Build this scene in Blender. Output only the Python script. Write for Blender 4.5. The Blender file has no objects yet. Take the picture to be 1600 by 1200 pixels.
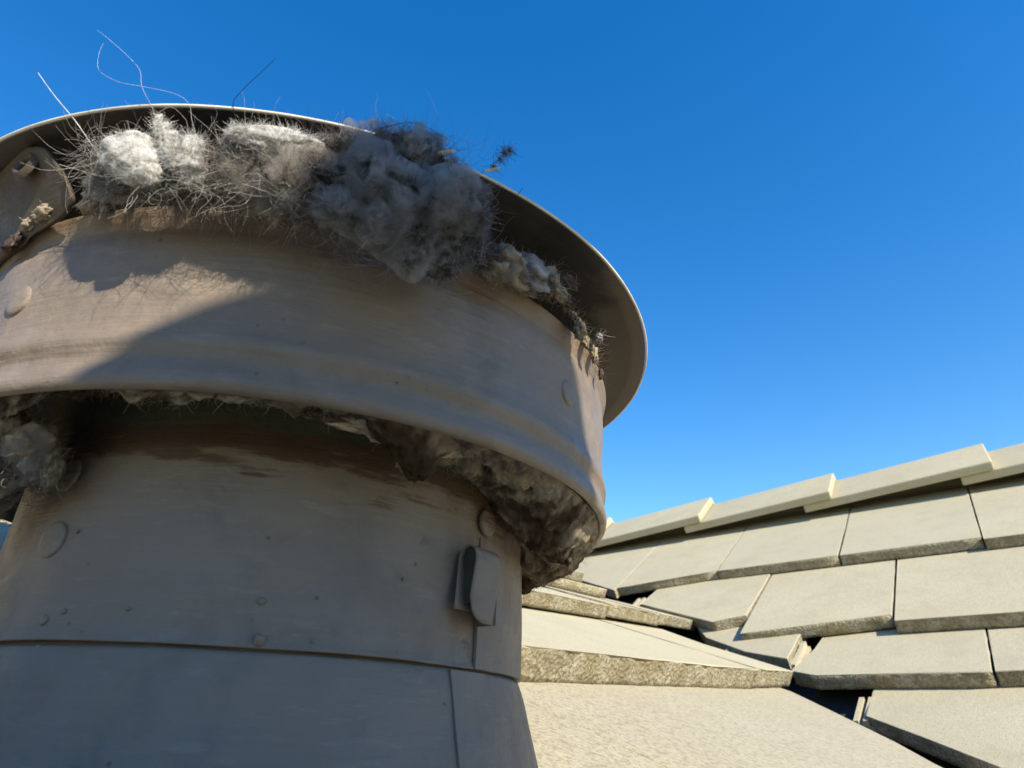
import bpy, bmesh, math, random
import numpy as np
from mathutils import Vector, Matrix, noise

random.seed(7); rng = np.random.default_rng(7)
scene = bpy.context.scene
C = scene.collection
S = 0.115                    # metres per unit of the survey below (vent pipe radius = 1 unit)
H = 5.2                      # height of the lens above the garden
def R(a): return math.radians(a)
def sm(a, b, x):
    t = min(1, max(0, (x-a)/(b-a))); return t*t*(3-2*t)

# ------------------------------------------------------------------ camera
PIT, ROLL, FOC = 0.4671, 0.0251, 1022.7
cr, sr = math.cos(ROLL), math.sin(ROLL)
F_ = Vector((0, math.cos(PIT), math.sin(PIT))); U_ = Vector((0, -math.sin(PIT), math.cos(PIT))); X_ = Vector((1, 0, 0))
right = X_*cr-U_*sr; up = X_*sr+U_*cr
cam = bpy.data.cameras.new('camera'); camo = bpy.data.objects.new('camera', cam); C.objects.link(camo)
camo.matrix_world = Matrix.Translation((0, 0, H)) @ Matrix((right, up, -F_)).transposed().to_4x4()
cam.sensor_width = 36; cam.lens = FOC/1600*36; cam.clip_start = 0.005; cam.clip_end = 2000
cam.dof.use_dof = True; cam.dof.focus_distance = 0.33; cam.dof.aperture_fstop = 24
scene.camera = camo

# ------------------------------------------------------------------ sky, sun, exposure
SUN_AZ, SUN_EL = 143, 31
world = bpy.data.worlds.new('World'); scene.world = world; world.use_nodes = True
nt = world.node_tree; nt.nodes.clear()
sky = nt.nodes.new('ShaderNodeTexSky'); sky.sky_type = 'NISHITA'; sky.sun_disc = False
sky.sun_elevation = R(SUN_EL); sky.sun_rotation = R(SUN_AZ); sky.air_density = 1.3; sky.dust_density = 0.05; sky.ozone_density = 3.0; sky.altitude = 300
hs = nt.nodes.new('ShaderNodeHueSaturation'); hs.inputs['Saturation'].default_value = 1.4; hs.inputs["Hue"].default_value = 0.507
bg = nt.nodes.new('ShaderNodeBackground'); bg.inputs['Strength'].default_value = 0.136
wo = nt.nodes.new('ShaderNodeOutputWorld')
nt.links.new(sky.outputs[0], hs.inputs['Color']); nt.links.new(hs.outputs[0], bg.inputs['Color']); nt.links.new(bg.outputs[0], wo.inputs['Surface'])
sl = bpy.data.lights.new('sun', 'SUN'); sl.energy = 5.0; sl.angle = R(0.53); sl.color = (1, .91, .72)
so = bpy.data.objects.new('sun', sl); C.objects.link(so)
sd = Vector((math.sin(R(SUN_AZ))*math.cos(R(SUN_EL)), math.cos(R(SUN_AZ))*math.cos(R(SUN_EL)), math.sin(R(SUN_EL))))
so.rotation_euler = sd.to_track_quat('Z', 'Y').to_euler(); so.location = (2, -2, H+6)
scene.view_settings.view_transform = 'Standard'; scene.view_settings.look = 'None'
scene.view_settings.exposure = 0.82; scene.view_settings.gamma = 1.0; scene.view_settings.use_curve_mapping = False
scene.render.engine = 'CYCLES'
scene.cycles.max_bounces = 8; scene.cycles.volume_bounces = 1; scene.cycles.transparent_max_bounces = 12

# ------------------------------------------------------------------ helpers
def W(p): return Vector(p)*S+Vector((0, 0, H))
def tag(o, label=None, cat=None, group=None, kind=None):
    if label: o['label'] = label
    if cat: o['category'] = cat
    if group: o['group'] = group
    if kind: o['kind'] = kind
    return o
def empty(name, mat, label=None, cat=None, group=None):
    o = bpy.data.objects.new(name, None); C.objects.link(o); o.matrix_world = mat; o.empty_display_size = .05
    return tag(o, label, cat, group)
def mesh_obj(name, verts, faces, mat, parent=None, smooth=False, mats=None, fmat=None):
    me = bpy.data.meshes.new(name); me.from_pydata([tuple(v) for v in verts], [], faces)
    o = bpy.data.objects.new(name, me); C.objects.link(o)
    for m in (mats or [mat]): me.materials.append(m)
    if fmat is not None: me.polygons.foreach_set('material_index', fmat)
    if smooth: me.polygons.foreach_set('use_smooth', [True]*len(me.polygons))
    if parent: o.parent = parent
    me.update(); return o
def bm_obj(name, bm, mat, parent=None, smooth=False, mats=None):
    me = bpy.data.meshes.new(name); bm.normal_update(); bm.to_mesh(me); bm.free()
    for m in (mats or [mat]): me.materials.append(m)
    if smooth: me.polygons.foreach_set('use_smooth', [True]*len(me.polygons))
    o = bpy.data.objects.new(name, me); C.objects.link(o)
    if parent: o.parent = parent
    return o
class NT:
    """small wrapper for node materials"""
    def __init__(s, name):
        s.m = bpy.data.materials.new(name); s.m.use_nodes = True; s.t = s.m.node_tree
        s.b = s.t.nodes['Principled BSDF']; s.b.inputs['Specular IOR Level'].default_value = .3
        s.tc = s.t.nodes.new('ShaderNodeTexCoord')
    def n(s, typ, **k):
        n = s.t.nodes.new(typ)
        for a, v in k.items():
            if a.startswith('i_'):
                n.inputs[a[2:].replace('_', ' ')].default_value = v
            else: setattr(n, a, v)
        return n
    def l(s, a, b): s.t.links.new(a, b)
    def coord(s, scale=(1, 1, 1)):
        mp = s.n('ShaderNodeMapping'); mp.inputs['Scale'].default_value = scale; s.l(s.tc.outputs['Object'], mp.inputs['Vector']); return mp.outputs[0]
    def noise(s, scale, detail=4, rough=.55, vec=None, dist=0):
        n = s.n('ShaderNodeTexNoise', i_Scale=scale, i_Detail=detail, i_Roughness=rough, i_Distortion=dist)
        s.l(vec or s.tc.outputs['Object'], n.inputs['Vector']); return n.outputs['Fac']
    def voro(s, scale, vec=None, feature='F1'):
        n = s.n('ShaderNodeTexVoronoi', i_Scale=scale); n.feature = feature
        s.l(vec or s.tc.outputs['Object'], n.inputs['Vector']); return n.outputs['Distance']
    def ramp(s, fac, stops):
        n = s.n('ShaderNodeValToRGB'); e = n.color_ramp.elements
        while len(e) < len(stops): e.new(.5)
        for el, (p, c) in zip(e, stops):
            el.position = p; el.color = (c, c, c, 1) if isinstance(c, (int, float)) else (*c, 1)
        s.l(fac, n.inputs[0]); return n.outputs[0]
    def mix(s, fac, a, b, mode='MIX'):
        n = s.n('ShaderNodeMix', data_type='RGBA', blend_type=mode)
        for inp, v in ((n.inputs[0], fac), (n.inputs[6], a), (n.inputs[7], b)):
            if isinstance(v, (int, float)): inp.default_value = v
            elif isinstance(v, tuple): inp.default_value = (*v, 1)
            else: s.l(v, inp)
        return n.outputs[2]
    def math(s, op, a, b=0.0, c=None):
        n = s.n('ShaderNodeMath', operation=op)
        for i, v in enumerate((a, b) + ((c,) if c is not None else ())):
            if isinstance(v, (int, float)): n.inputs[i].default_value = v
            else: s.l(v, n.inputs[i])
        return n.outputs[0]
    def bump(s, h, strength, dist, prev=None):
        n = s.n('ShaderNodeBump', i_Strength=strength, i_Distance=dist); s.l(h, n.inputs['Height'])
        if prev is not None: s.l(prev, n.inputs['Normal'])
        return n.outputs[0]
    def sep(s):
        n = s.n('ShaderNodeSeparateXYZ'); s.l(s.tc.outputs['Object'], n.inputs[0]); return n.outputs

def paint_material(name, base, tone_fn=None, rough=.5, gloss_streak=True):
    t = NT(name); t.b.inputs['Specular IOR Level'].default_value = .2
    big = t.noise(14, 3)
    col = t.mix(t.ramp(big, [(.3, 0), (.7, 1)]), tuple(c*.9 for c in base), tuple(min(1, c*1.06) for c in base))
    streak = t.noise(1, 5, .6, t.coord((22, 22, 480)))
    col = t.mix(t.ramp(streak, [(.35, .0), (.72, .20)]), col, tuple(c*.76 for c in base))
    # sparse dirt specks
    grime = t.ramp(t.noise(23, 6, .7, None, .5), [(.50, 0), (.68, .38)])
    col = t.mix(grime, col, tuple(c*.5 for c in base))
    chalk = t.ramp(t.noise(1, 6, .7, t.coord((55, 55, 260))), [(.56, 0), (.70, .32)])
    col = t.mix(chalk, col, tuple(min(1, c*1.55) for c in base))
    sp = t.ramp(t.voro(120), [(.06, 1), (.11, 0)])
    spm = t.ramp(t.noise(40, 2), [(.50, 0), (.60, .8)])
    col = t.mix(t.math('MULTIPLY', sp, spm), col, (.10, .08, .06))
    if tone_fn: col = tone_fn(t, col)
    t.l(col, t.b.inputs['Base Color'])
    rr = t.ramp(t.noise(60, 4), [(.3, rough-.1), (.7, rough+.12)]); t.l(rr, t.b.inputs['Roughness'])
    b = t.bump(streak, .5, .0009); b = t.bump(big, .8, .010, b)
    b = t.bump(t.noise(75, 4, .6), .55, .0016, b)
    b = t.bump(t.noise(330, 3), .35, .0006, b)
    bl = t.ramp(t.voro(48), [(.0, 1), (.16, 0)]); bm_ = t.ramp(t.noise(20, 2), [(.52, 0), (.62, 1)])
    b = t.bump(t.math('MULTIPLY', bl, bm_), .6, .0022, b)
    t.l(b, t.b.inputs['Normal']); return t.m

def z_of(t): return t.sep()[2]
ZB = -0.5      # vent base, in units
def zl(z): return (z-ZB)*S
def stain_shade_pipe(t, col):
    z = z_of(t); n1 = t.noise(1, 6, .65, t.coord((26, 26, 150))); n2 = t.noise(30, 5, .6)
    # rusty wash from the pipe top, with occlusion shade painted in
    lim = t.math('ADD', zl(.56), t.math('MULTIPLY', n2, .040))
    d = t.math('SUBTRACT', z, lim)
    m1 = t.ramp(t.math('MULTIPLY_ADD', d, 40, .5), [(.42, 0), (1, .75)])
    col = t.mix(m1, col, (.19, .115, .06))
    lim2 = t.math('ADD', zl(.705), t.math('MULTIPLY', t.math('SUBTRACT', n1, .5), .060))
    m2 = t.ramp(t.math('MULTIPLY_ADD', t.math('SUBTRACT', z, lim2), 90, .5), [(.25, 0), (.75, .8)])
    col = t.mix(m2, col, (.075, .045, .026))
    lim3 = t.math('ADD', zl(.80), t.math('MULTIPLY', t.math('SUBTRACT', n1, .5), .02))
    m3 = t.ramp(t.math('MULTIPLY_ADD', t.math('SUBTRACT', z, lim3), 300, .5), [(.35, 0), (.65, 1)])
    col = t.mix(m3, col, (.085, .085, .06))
    # vertical drips on the right side
    x = t.sep()[0]
    side = t.ramp(t.math('MULTIPLY', x, 1/S), [(.70, 0), (.95, 1)])
    dr = t.noise(1, 5, .7, t.coord((160, 160, 16)))
    dz = t.ramp(t.math('MULTIPLY', z, 1/S), [(.8, 0), (1.0, 1)]) if False else t.ramp(t.math('MULTIPLY_ADD', t.math('SUBTRACT', z, zl(.33)), 1/(.45*S), 0), [(.0, 0), (1, 1)])
    m4 = t.math('MULTIPLY', t.math('MULTIPLY', side, dz), t.ramp(dr, [(.42, 0), (.6, .85)]))
    return t.mix(m4, col, (.12, .075, .04))
def band_tone(t, col):
    z = z_of(t); n2 = t.noise(34, 5, .6)
    m = t.ramp(t.math('MULTIPLY_ADD', t.math('SUBTRACT', z, t.math('ADD', zl(1.20), t.math('MULTIPLY', n2, .02))), 45, .5), [(.4, 0), (1, .6)])  # browner towards the top of the band
    col = t.mix(m, col, (.24, .16, .095))
    # patchy darker strip along the lower bead
    d = t.ramp(t.math('ABSOLUTE', t.math('SUBTRACT', z, zl(.845))), [(0, 1), (.004, 0)])
    m2 = t.math('MULTIPLY', d, t.ramp(t.noise(55, 5, .7), [(.45, 0), (.6, .55)]))
    return t.mix(m2, col, (.17, .13, .10))
PAINT = (.215, .172, .140)
M_pipe = paint_material('pipe_paint', PAINT, stain_shade_pipe)
M_band = paint_material('band_paint', PAINT, band_tone, .42)
M_paint = paint_material('greige_paint', PAINT)
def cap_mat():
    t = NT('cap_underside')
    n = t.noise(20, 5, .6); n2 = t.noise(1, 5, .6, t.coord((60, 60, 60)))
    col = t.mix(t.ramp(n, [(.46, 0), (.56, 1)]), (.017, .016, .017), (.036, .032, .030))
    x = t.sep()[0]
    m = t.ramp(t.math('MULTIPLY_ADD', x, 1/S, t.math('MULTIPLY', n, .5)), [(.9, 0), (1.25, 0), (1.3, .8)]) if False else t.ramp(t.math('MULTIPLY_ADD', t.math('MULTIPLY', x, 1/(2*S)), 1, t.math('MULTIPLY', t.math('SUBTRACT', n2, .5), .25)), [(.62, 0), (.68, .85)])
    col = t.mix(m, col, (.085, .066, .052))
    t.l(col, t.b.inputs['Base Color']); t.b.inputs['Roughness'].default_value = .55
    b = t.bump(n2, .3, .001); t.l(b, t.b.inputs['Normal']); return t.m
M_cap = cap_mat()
def simple(name, col, rough=.8, sc=60, var=.25, bump=.3, bd=.001):
    t = NT(name); n = t.noise(sc, 5, .6)
    c = t.mix(t.ramp(n, [(.3, 0), (.7, 1)]), tuple(x*(1-var) for x in col), tuple(min(1, x*(1+var)) for x in col))
    t.l(c, t.b.inputs['Base Color']); t.b.inputs['Roughness'].default_value = rough
    t.l(t.bump(n, bump, bd), t.b.inputs['Normal']); return t.m
M_dark = simple('dark_inner_fill', (.045, .04, .035))  # one dark colour for inner plates, rivet hole and painted clip-gap shade
M_rim = simple('rim_paint', (.62, .57, .48), .5)
M_valley = simple('valley_metal', (.05, .05, .052), .5)
M_deck = simple('roofing_felt', (.035, .035, .037), .9)
M_splinter = simple('straw', (.50, .45, .36), .7)

def lint_mat(name, transl=.25, bumpy=True):
    t = NT(name)
    at = t.n('ShaderNodeAttribute', attribute_name='tint')
    n = t.noise(150, 5, .7); n2 = t.noise(45, 4, .6)
    c = t.mix(t.ramp(n2, [(.3, 0), (.7, 1)]), .0, 1.0) if False else at.outputs['Color']
    c = t.mix(t.ramp(n, [(.35, 0), (.65, 1)]), t.mix(1.0, c, (.72, .68, .64), 'MULTIPLY'), c)
    t.l(c, t.b.inputs['Base Color']); t.b.inputs['Roughness'].default_value = .95; t.b.inputs['Specular IOR Level'].default_value = .12
    if bumpy:
        b = t.bump(t.noise(320, 6, .75), .8, .0016); t.l(b, t.b.inputs['Normal'])
    tr = t.n('ShaderNodeBsdfTranslucent'); t.l(c, tr.inputs['Color'])
    mx = t.n('ShaderNodeMixShader'); mx.inputs[0].default_value = transl
    out = [x for x in t.t.nodes if x.type == 'OUTPUT_MATERIAL'][0]
    t.l(t.b.outputs[0], mx.inputs[1]); t.l(tr.outputs[0], mx.inputs[2]); t.l(mx.outputs[0], out.inputs['Surface'])
    return t.m
def cloud_mat(name, dens, ca=(.62, .58, .56), cb=(.84, .84, .86)):
    t = NT(name); out = [x for x in t.t.nodes if x.type == 'OUTPUT_MATERIAL'][0]
    n = t.noise(150, 6, .72, None, 1.2); n2 = t.noise(48, 4, .6, None, .8)
    d = t.math('MULTIPLY', t.math('ADD', t.math('MULTIPLY', n, .6), t.math('MULTIPLY', n2, .6)), 1.0)
    d = t.ramp(d, [(.56, .015), (.66, 1)])
    vol = t.n('ShaderNodeVolumePrincipled'); vol.inputs['Anisotropy'].default_value = .1
    t.l(t.math('MULTIPLY', d, dens), vol.inputs['Density'])
    c = t.mix(t.ramp(t.noise(26, 3), [(.4, 0), (.6, 1)]), ca, cb)
    t.l(c, vol.inputs['Color']); t.l(vol.outputs[0], out.inputs['Volume'])
    for k in list(t.t.links):
        if k.to_node == out and k.to_socket.name == 'Surface': t.t.links.remove(k)
    t.m.cycles.volume_step_rate = .15 if hasattr(t.m, 'cycles') else 0
    return t.m
M_cloud = cloud_mat('grey_lint_cloud', 460, (.10, .085, .08), (.66, .63, .63))
M_cloudb = cloud_mat('brown_lint_cloud', 380, (.28, .22, .18), (.70, .64, .58))
M_fluff = lint_mat('fluffy_lint', .35); M_felt = lint_mat('felted_lint', .1); M_fibre = lint_mat('lint_fibre', .35, False)

# tiles: sandy cream top coat, rough aggregate on the cut edge
def tile_mats(worn=0):
    out = []
    t = NT('worn_tile_top' if worn else 'tile_top')
    inf = t.n('ShaderNodeObjectInfo')
    fine = t.noise(520, 3, .6); mid = t.noise(90, 4, .6); big = t.noise(7, 3)
    base = t.mix(t.ramp(big, [(.3, 0), (.7, 1)]), (.42, .37, .25), (.475, .42, .295))
    base = t.mix(t.ramp(mid, [(.35, .25), (.65, 0)]), base, (.42, .37, .27))
    base = t.mix(t.ramp(fine, [(.36, .75), (.50, 0)]), base, (.25, .20, .13))
    base = t.mix(t.ramp(fine, [(.62, 0), (.7, .4)]), base, (.62, .59, .49))
    base = t.mix(t.math('MULTIPLY', inf.outputs['Random'], .6), base, (.37, .345, .25))
    blot = t.ramp(t.noise(16, 5, .65), [(.50, 0), (.66, .35)])
    base = t.mix(blot, base, (.33, .29, .20))
    spk = t.math('MULTIPLY', t.ramp(t.voro(130), [(.05, 1), (.1, 0)]), t.ramp(t.noise(33, 2), [(.5, 0), (.6, .8)]))
    base = t.mix(spk, base, (.20, .17, .12))
    if worn:
        cg = t.noise(210, 4, .75); base = t.mix(t.ramp(cg, [(.38, .85), (.52, 0)]), base, (.20, .165, .11)); base = t.mix(t.ramp(t.noise(330, 3, .7), [(.60, 0), (.70, .6)]), base, (.52, .50, .42))
        base = t.mix(.35, base, (.27, .245, .19))
    t.l(base, t.b.inputs['Base Color']); t.b.inputs['Roughness'].default_value = .9
    b = t.bump(fine, .5, .0010); b = t.bump(mid, .4, .0018, b); t.l(b, t.b.inputs['Normal']); out.append(t.m)
    t = NT('tile_cut_edge')
    v = t.voro(210); n = t.noise(150, 5, .7); n3 = t.noise(30, 4)
    base = t.mix(t.ramp(n, [(.35, 0), (.65, 1)]), (.18, .155, .105), (.46, .41, .30))
    base = t.mix(t.ramp(v, [(.12, .8), (.3, 0)]), base, (.46, .42, .33))
    base = t.mix(t.ramp(n3, [(.4, 0), (.62, .7)]), base, (.20, .16, .085))
    t.l(base, t.b.inputs['Base Color']); t.b.inputs['Roughness'].default_value = .95
    b = t.bump(n, 1, .004); b = t.bump(v, .7, .003, b); t.l(b, t.b.inputs['Normal']); out.append(t.m)
    return out
M_tile = tile_mats(); M_worn = [tile_mats(1)[0], M_tile[1]]

# ------------------------------------------------------------------ roof planes (survey units)
def ray(x, y):
    X, Y = x-800, 600-y
    X, Y = cr*X+sr*Y, -sr*X+cr*Y
    u, v = Y/FOC, X/FOC
    return Vector((v, math.cos(PIT)-u*math.sin(PIT), math.sin(PIT)+u*math.cos(PIT)))
def az(a): return Vector((math.sin(a), math.cos(a), 0))
PSI, PHR, PHL = -0.9544, 0.5363, R(26)
V0 = ray(1100, 1000).normalized()*15
HRr = -az(PSI); dR = az(PSI-math.pi/2); UR = -dR*math.cos(PHR)+Vector((0, 0, math.sin(PHR))); nR = dR*math.sin(PHR)+Vector((0, 0, math.cos(PHR)))
HL = az(PSI+math.pi/2); dL = az(PSI+math.pi); UL = -dL*math.cos(PHL)+Vector((0, 0, math.sin(PHL))); nL = dL*math.sin(PHL)+Vector((0, 0, math.cos(PHL)))
def PR(a, b, h=0): return V0+HRr*a+UR*b+nR*h
def PL(a, b, h=0): return V0+HL*a+UL*b+nL*h
Vd = nR.cross(nL).normalized()
if Vd.z > 0: Vd = -Vd

house = empty('tiled_roof_house', Matrix.Translation(W((6, 10, -40))), 'house roof of flat cream concrete tiles with a valley and a ridge behind the vent', 'house')
HO = W((6, 10, -40))
def T(P): return W(P)-HO      # house-local metres

def tile(poly, frame, b_ref, expo, t=.24, edge_from=0, name='roof_tile', cuts=0, rough=.0, skew=0, label=None, mats=None):
    """poly: plan outline (a,b) of a tile, counter-clockwise from its lower left corner; its top rises towards the lower edge"""
    n = nR if frame is PR else nL
    def hh(b): return .27-.25*(b-b_ref)/expo
    bm = bmesh.new()
    top = [bm.verts.new(T(frame(a, b, hh(b)+skew*a*.0))) for a, b in poly]
    bot = [bm.verts.new(T(frame(a, b, hh(b)-t))) for a, b in poly]
    ft = bm.faces.new(top); fb = bm.faces.new(bot[::-1])
    k = len(poly)
    for i in range(k): bm.faces.new((top[i], bot[i], bot[(i+1) % k], top[(i+1) % k]))
    bmesh.ops.recalc_face_normals(bm, faces=bm.faces)
    nn = n
    for f in bm.faces: f.material_index = 0 if f.normal.dot(nn) > .9 else 1
    if cuts:
        bmesh.ops.bevel(bm, geom=[e for e in bm.edges if any(f.material_index == 0 for f in e.link_faces)], offset=.012*S, segments=2, affect='EDGES', profile=.6)
        bmesh.ops.triangulate(bm, faces=[f for f in bm.faces if len(f.verts) > 4])
        for _ in range(cuts):
            lim = .05*S
            es = [e for e in bm.edges if e.calc_length() > lim*2 and any(f.material_index == 1 and abs(f.normal.dot(nn)) < .5 for f in e.link_faces)]
            if not es: break
            bmesh.ops.subdivide_edges(bm, edges=es, cuts=1, use_grid_fill=True)
        for v in bm.verts:
            if any(abs(f.normal.dot(nn)) < .6 for f in v.link_faces):
                q = v.co*55; d = noise.fractal(q, .8, 2.0, 4)*rough*S
                q2 = v.co*160; d += noise.noise(q2)*rough*.6*S
                v.co += (noise.noise_vector(v.co*90)*rough*.5*S) + nn*(d*.6) + v.normal*d
        for f in bm.faces:
            f.smooth = f.material_index == 1
    else:
        bmesh.ops.bevel(bm, geom=[e for e in bm.edges if any(f.material_index == 0 for f in e.link_faces)], offset=.010*S, segments=1, affect='EDGES')
    o = bm_obj(name, bm, None, house, mats=mats or M_tile)
    if label: o['label'] = label
    return o
def ab(frame, pts): return pts
def jit(s=.03): return random.uniform(-s, s)

# right-hand slope, rows from the ridge down: (lower b, exposure)
g = .018
# row under the ridge
tile([(-3.03, 2.62), (-3.22+.0, 7.5), (-8.5, 7.5), (-6.2, 5.2)][0:1]+[(-3.05, 2.9), (-3.36, 7.6), (-9.0, 7.6), (-8.2, 6.9)], PR, 2.85, 3.35)
tile([(-3.01, 2.80), (-.38, 3.12), (-.50, 7.6), (-3.32, 7.6)], PR, 2.9, 3.35, cuts=3, rough=.012)
tile([(-.34, 3.08), (2.47, 2.98), (2.42, 7.6), (-.46, 7.6)], PR, 3.0, 3.35, cuts=3, rough=.012)
tile([(2.51, 2.98), (5.21, 2.90), (5.26, 7.6), (2.46, 7.6)], PR, 2.95, 3.35, cuts=3, rough=.012)
tile([(5.25, 2.80), (8.0, 2.74), (8.05, 7.6), (5.30, 7.6)], PR, 2.8, 3.35, cuts=3, rough=.012)
for k in range(5): tile([(8.04+2.78*k, 2.8), (10.78+2.78*k, 2.8), (10.80+2.78*k, 7.6), (8.08+2.78*k, 7.6)], PR, 2.8, 3.35)
# second row
tile([(-2.06, 1.90), (.20, .22), (.88, .44), (.90, 3.6), (-1.95, 3.6)], PR, .2, 3.0, cuts=3, rough=.012)
tile([(.93, -.44), (3.56, -.16), (3.56, 3.6), (.93, 3.6)], PR, -.3, 3.2, cuts=4, rough=.013)
tile([(3.60, -.41), (6.34, -.52), (6.36, 3.6), (3.62, 3.6)], PR, -.45, 3.3, cuts=4, rough=.013)
for k in range(5): tile([(6.38+2.78*k, -.5), (9.12+2.78*k, -.5), (9.14+2.78*k, 3.6), (6.40+2.78*k, 3.6)], PR, -.45, 3.3)
# third row
tile([(1.10, -1.02), (1.95, -1.50), (2.02, .6), (-.3, .6), (.1, -.1)], PR, -1.5, 2.0)
tile([(2.03, -1.80), (2.46, -2.06), (4.82, -2.22), (4.86, .4), (2.42, .4), (2.28, -.86)], PR, -2.15, 1.7, cuts=4, rough=.020)
for k in range(6): tile([(4.86+2.76*k, -2.20), (7.58+2.76*k, -2.22), (7.60+2.76*k, .4), (4.89+2.76*k, .4)], PR, -2.2, 1.7, cuts=2 if k == 0 else 0, rough=.008)
# fourth row and below, cut along the valley
tile([(3.17, -2.92), (3.87, -3.50), (4.64, -4.18), (5.94, -5.5), (5.98, -1.4), (3.30, -1.4), (3.22, -2.3)], PR, -4.6, 2.5, cuts=3, rough=.010)
def cutR(a): return .35-1.08*a
for r_, (bl, ex) in enumerate(((-5.5, 3.3), (-8.8, 3.3), (-12.1, 3.3), (-15.4, 3.3))):
    for k in range(7):
        a0 = 5.98+2.78*k+(1.39 if r_ % 2 else 0); a1 = a0+2.74
        lo0, lo1 = max(bl, cutR(a0)), max(bl, cutR(a1))
        if cutR(a0) > bl+3.9: continue
        pts = [(a0, lo0)]
        if lo0 > bl and lo1 == bl: pts.append(((.35-bl)/1.08, bl))
        pts += [(a1, lo1), (a1+.01, bl+3.9), (a0+.01, bl+3.9)]
        tile(pts, PR, bl, ex)
# visible side-lap ribs where cut tiles end in the valley: stepped lips on the tile's left side
def box_pts(frame, a0, a1, b0, b1, h0, h1, sh=0):
    return [T(frame(a+(sh if b == b1 else 0), b, h)) for h in (h0, h1) for a, b in ((a0, b0), (a1, b0), (a1, b1), (a0, b1))]
BOXF = [(0, 3, 2, 1), (4, 5, 6, 7), (0, 1, 5, 4), (1, 2, 6, 5), (2, 3, 7, 6), (3, 0, 4, 7)]
def ribs(frame, a0, w, b0, b1, h, sh=0):
    vs, fs = [], []
    for (x0, x1, dh) in ((0, 1, -.10), (.12, .36, 0), (.58, .84, .0)):
        i = len(vs); vs += box_pts(frame, a0+w*x0, a0+w*x1, b0, b1, h-.12+dh, h+dh, sh); fs += [tuple(i+j for j in f) for f in BOXF]
    return mesh_obj('side_lap_rib', vs, fs, M_tile[0], house)
ribs(PR, -2.40, .30, 1.55, 2.35, .10, .05)
ribs(PR, .58, .30, -.98, -.10, .10, .06)
ribs(PR, 1.78, .28, -1.42, -.62, .12, .10)
ribs(PR, 2.96, .28, -2.98, -2.38, .06, .06)

# ridge caps: overlapping angled tiles, each lifted at its right-hand end
back = Vector((-nR.x, -nR.y, nR.z))
UB = -dR*-math.cos(PHR)  # unused direction kept simple
def ridge_cap(a0, a1, lift0, lift1, w=1.75, t=.22):
    apexb, apexh = 8.45, .62
    vs = []
    for a, l, ww in ((a0, lift0, w*.94), (a1, lift1, w)):
        for off in (0, -t):
            ap = PR(a, apexb, apexh+l+off*1.1)
            dn = (-UR*math.cos(.06)+nR*.0)
            lw = ap+dn*ww+nR*(-.02*ww)
            # far wing mirrors the near wing about the vertical plane through the ridge
            d = lw-ap; hh = Vector((dR.x, dR.y, 0)); far = ap+d-2*hh*d.dot(hh)
            vs += [T(lw), T(ap), T(far)]
    # order: a0 top(lw,ap,far) a0 under, a1 top, a1 under
    q = lambda e, o_, i: e*6+o_*3+i
    fs = []
    for i in (0, 1):
        fs.append((q(0, 0, i), q(1, 0, i), q(1, 0, i+1), q(0, 0, i+1)))
        fs.append((q(0, 1, i+1), q(1, 1, i+1), q(1, 1, i), q(0, 1, i)))
        fs.append((q(0, 0, i), q(0, 0, i+1), q(0, 1, i+1), q(0, 1, i)))
        fs.append((q(1, 0, i+1), q(1, 0, i), q(1, 1, i), q(1, 1, i+1)))
    fs.append((q(0, 0, 0), q(0, 1, 0), q(1, 1, 0), q(1, 0, 0)))
    fs.append((q(0, 0, 2), q(1, 0, 2), q(1, 1, 2), q(0, 1, 2)))
    bm = bmesh.new(); vv = [bm.verts.new(v) for v in vs]
    for f in fs: bm.faces.new([vv[i] for i in f])
    bmesh.ops.recalc_face_normals(bm, faces=bm.faces)
    bmesh.ops.bevel(bm, geom=bm.edges[:], offset=.05*S, segments=4, affect='EDGES', profile=.6)
    o = bm_obj('ridge_tile', bm, M_tile[0], house, smooth=True)
    return o
for a0, a1 in ((-10.6, -5.35), (-6.0, -1.62), (-2.25, 2.16), (1.35, 5.95), (5.2, 9.9), (9.1, 13.7), (12.9, 17.5), (16.7, 21.3)):
    ridge_cap(a0, a1, -.16, .14)

# left-hand slope
def tl(poly, bref, expo, **k): return tile(poly, PL, bref, expo, **k)
vk = Vd.dot(HL)/Vd.dot(UL)      # da/db along the valley
# nearest row
tl([(-10.15, -5.6), (-6.5, -5.6), (-5.35, -4.58), (-4.59, -4.13), (-3.45, -3.22), (-2.56, -2.46), (-2.52, .1), (-10.15, .1)], -5.2, 2.7, cuts=0, t=.25, mats=M_worn)
# row with the thick broken butt edge
tl([(-9.86, -2.47), (-4.33, -2.42), (-4.33, .3), (-9.86, .3)], -2.42, 2.3, cuts=5, rough=.022, t=.27, label='roof tile with a thick rough broken front edge')
tl([(-4.30, -2.40), (-1.95, -2.26), (-1.98, -.75), (-1.1, .5), (-4.30, .5)], -2.34, 2.3, cuts=5, rough=.018, t=.25)
# next
tl([(-6.95, -.24), (-4.08, .08), (-4.08, 2.6), (-6.95, 2.6)], -.1, 2.0, cuts=4, rough=.018, t=.22)
tl([(-4.05, .09), (-1.65, .31), (-1.65, 2.6), (-4.05, 2.6)], .2, 1.9, cuts=4, rough=.018, t=.22)
tl([(-1.62, .31), (.99, .55), (1.35, 1.1), (1.35, 2.6), (-1.62, 2.6)], .4, 1.8, cuts=3, rough=.014, t=.22)
tl([(-3.6, 1.98), (-1.45, 1.66), (0.2, 3.6), (0.2, 4.6), (-3.6, 4.6)], 1.8, 1.9, cuts=3, rough=.014, t=.2)
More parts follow.
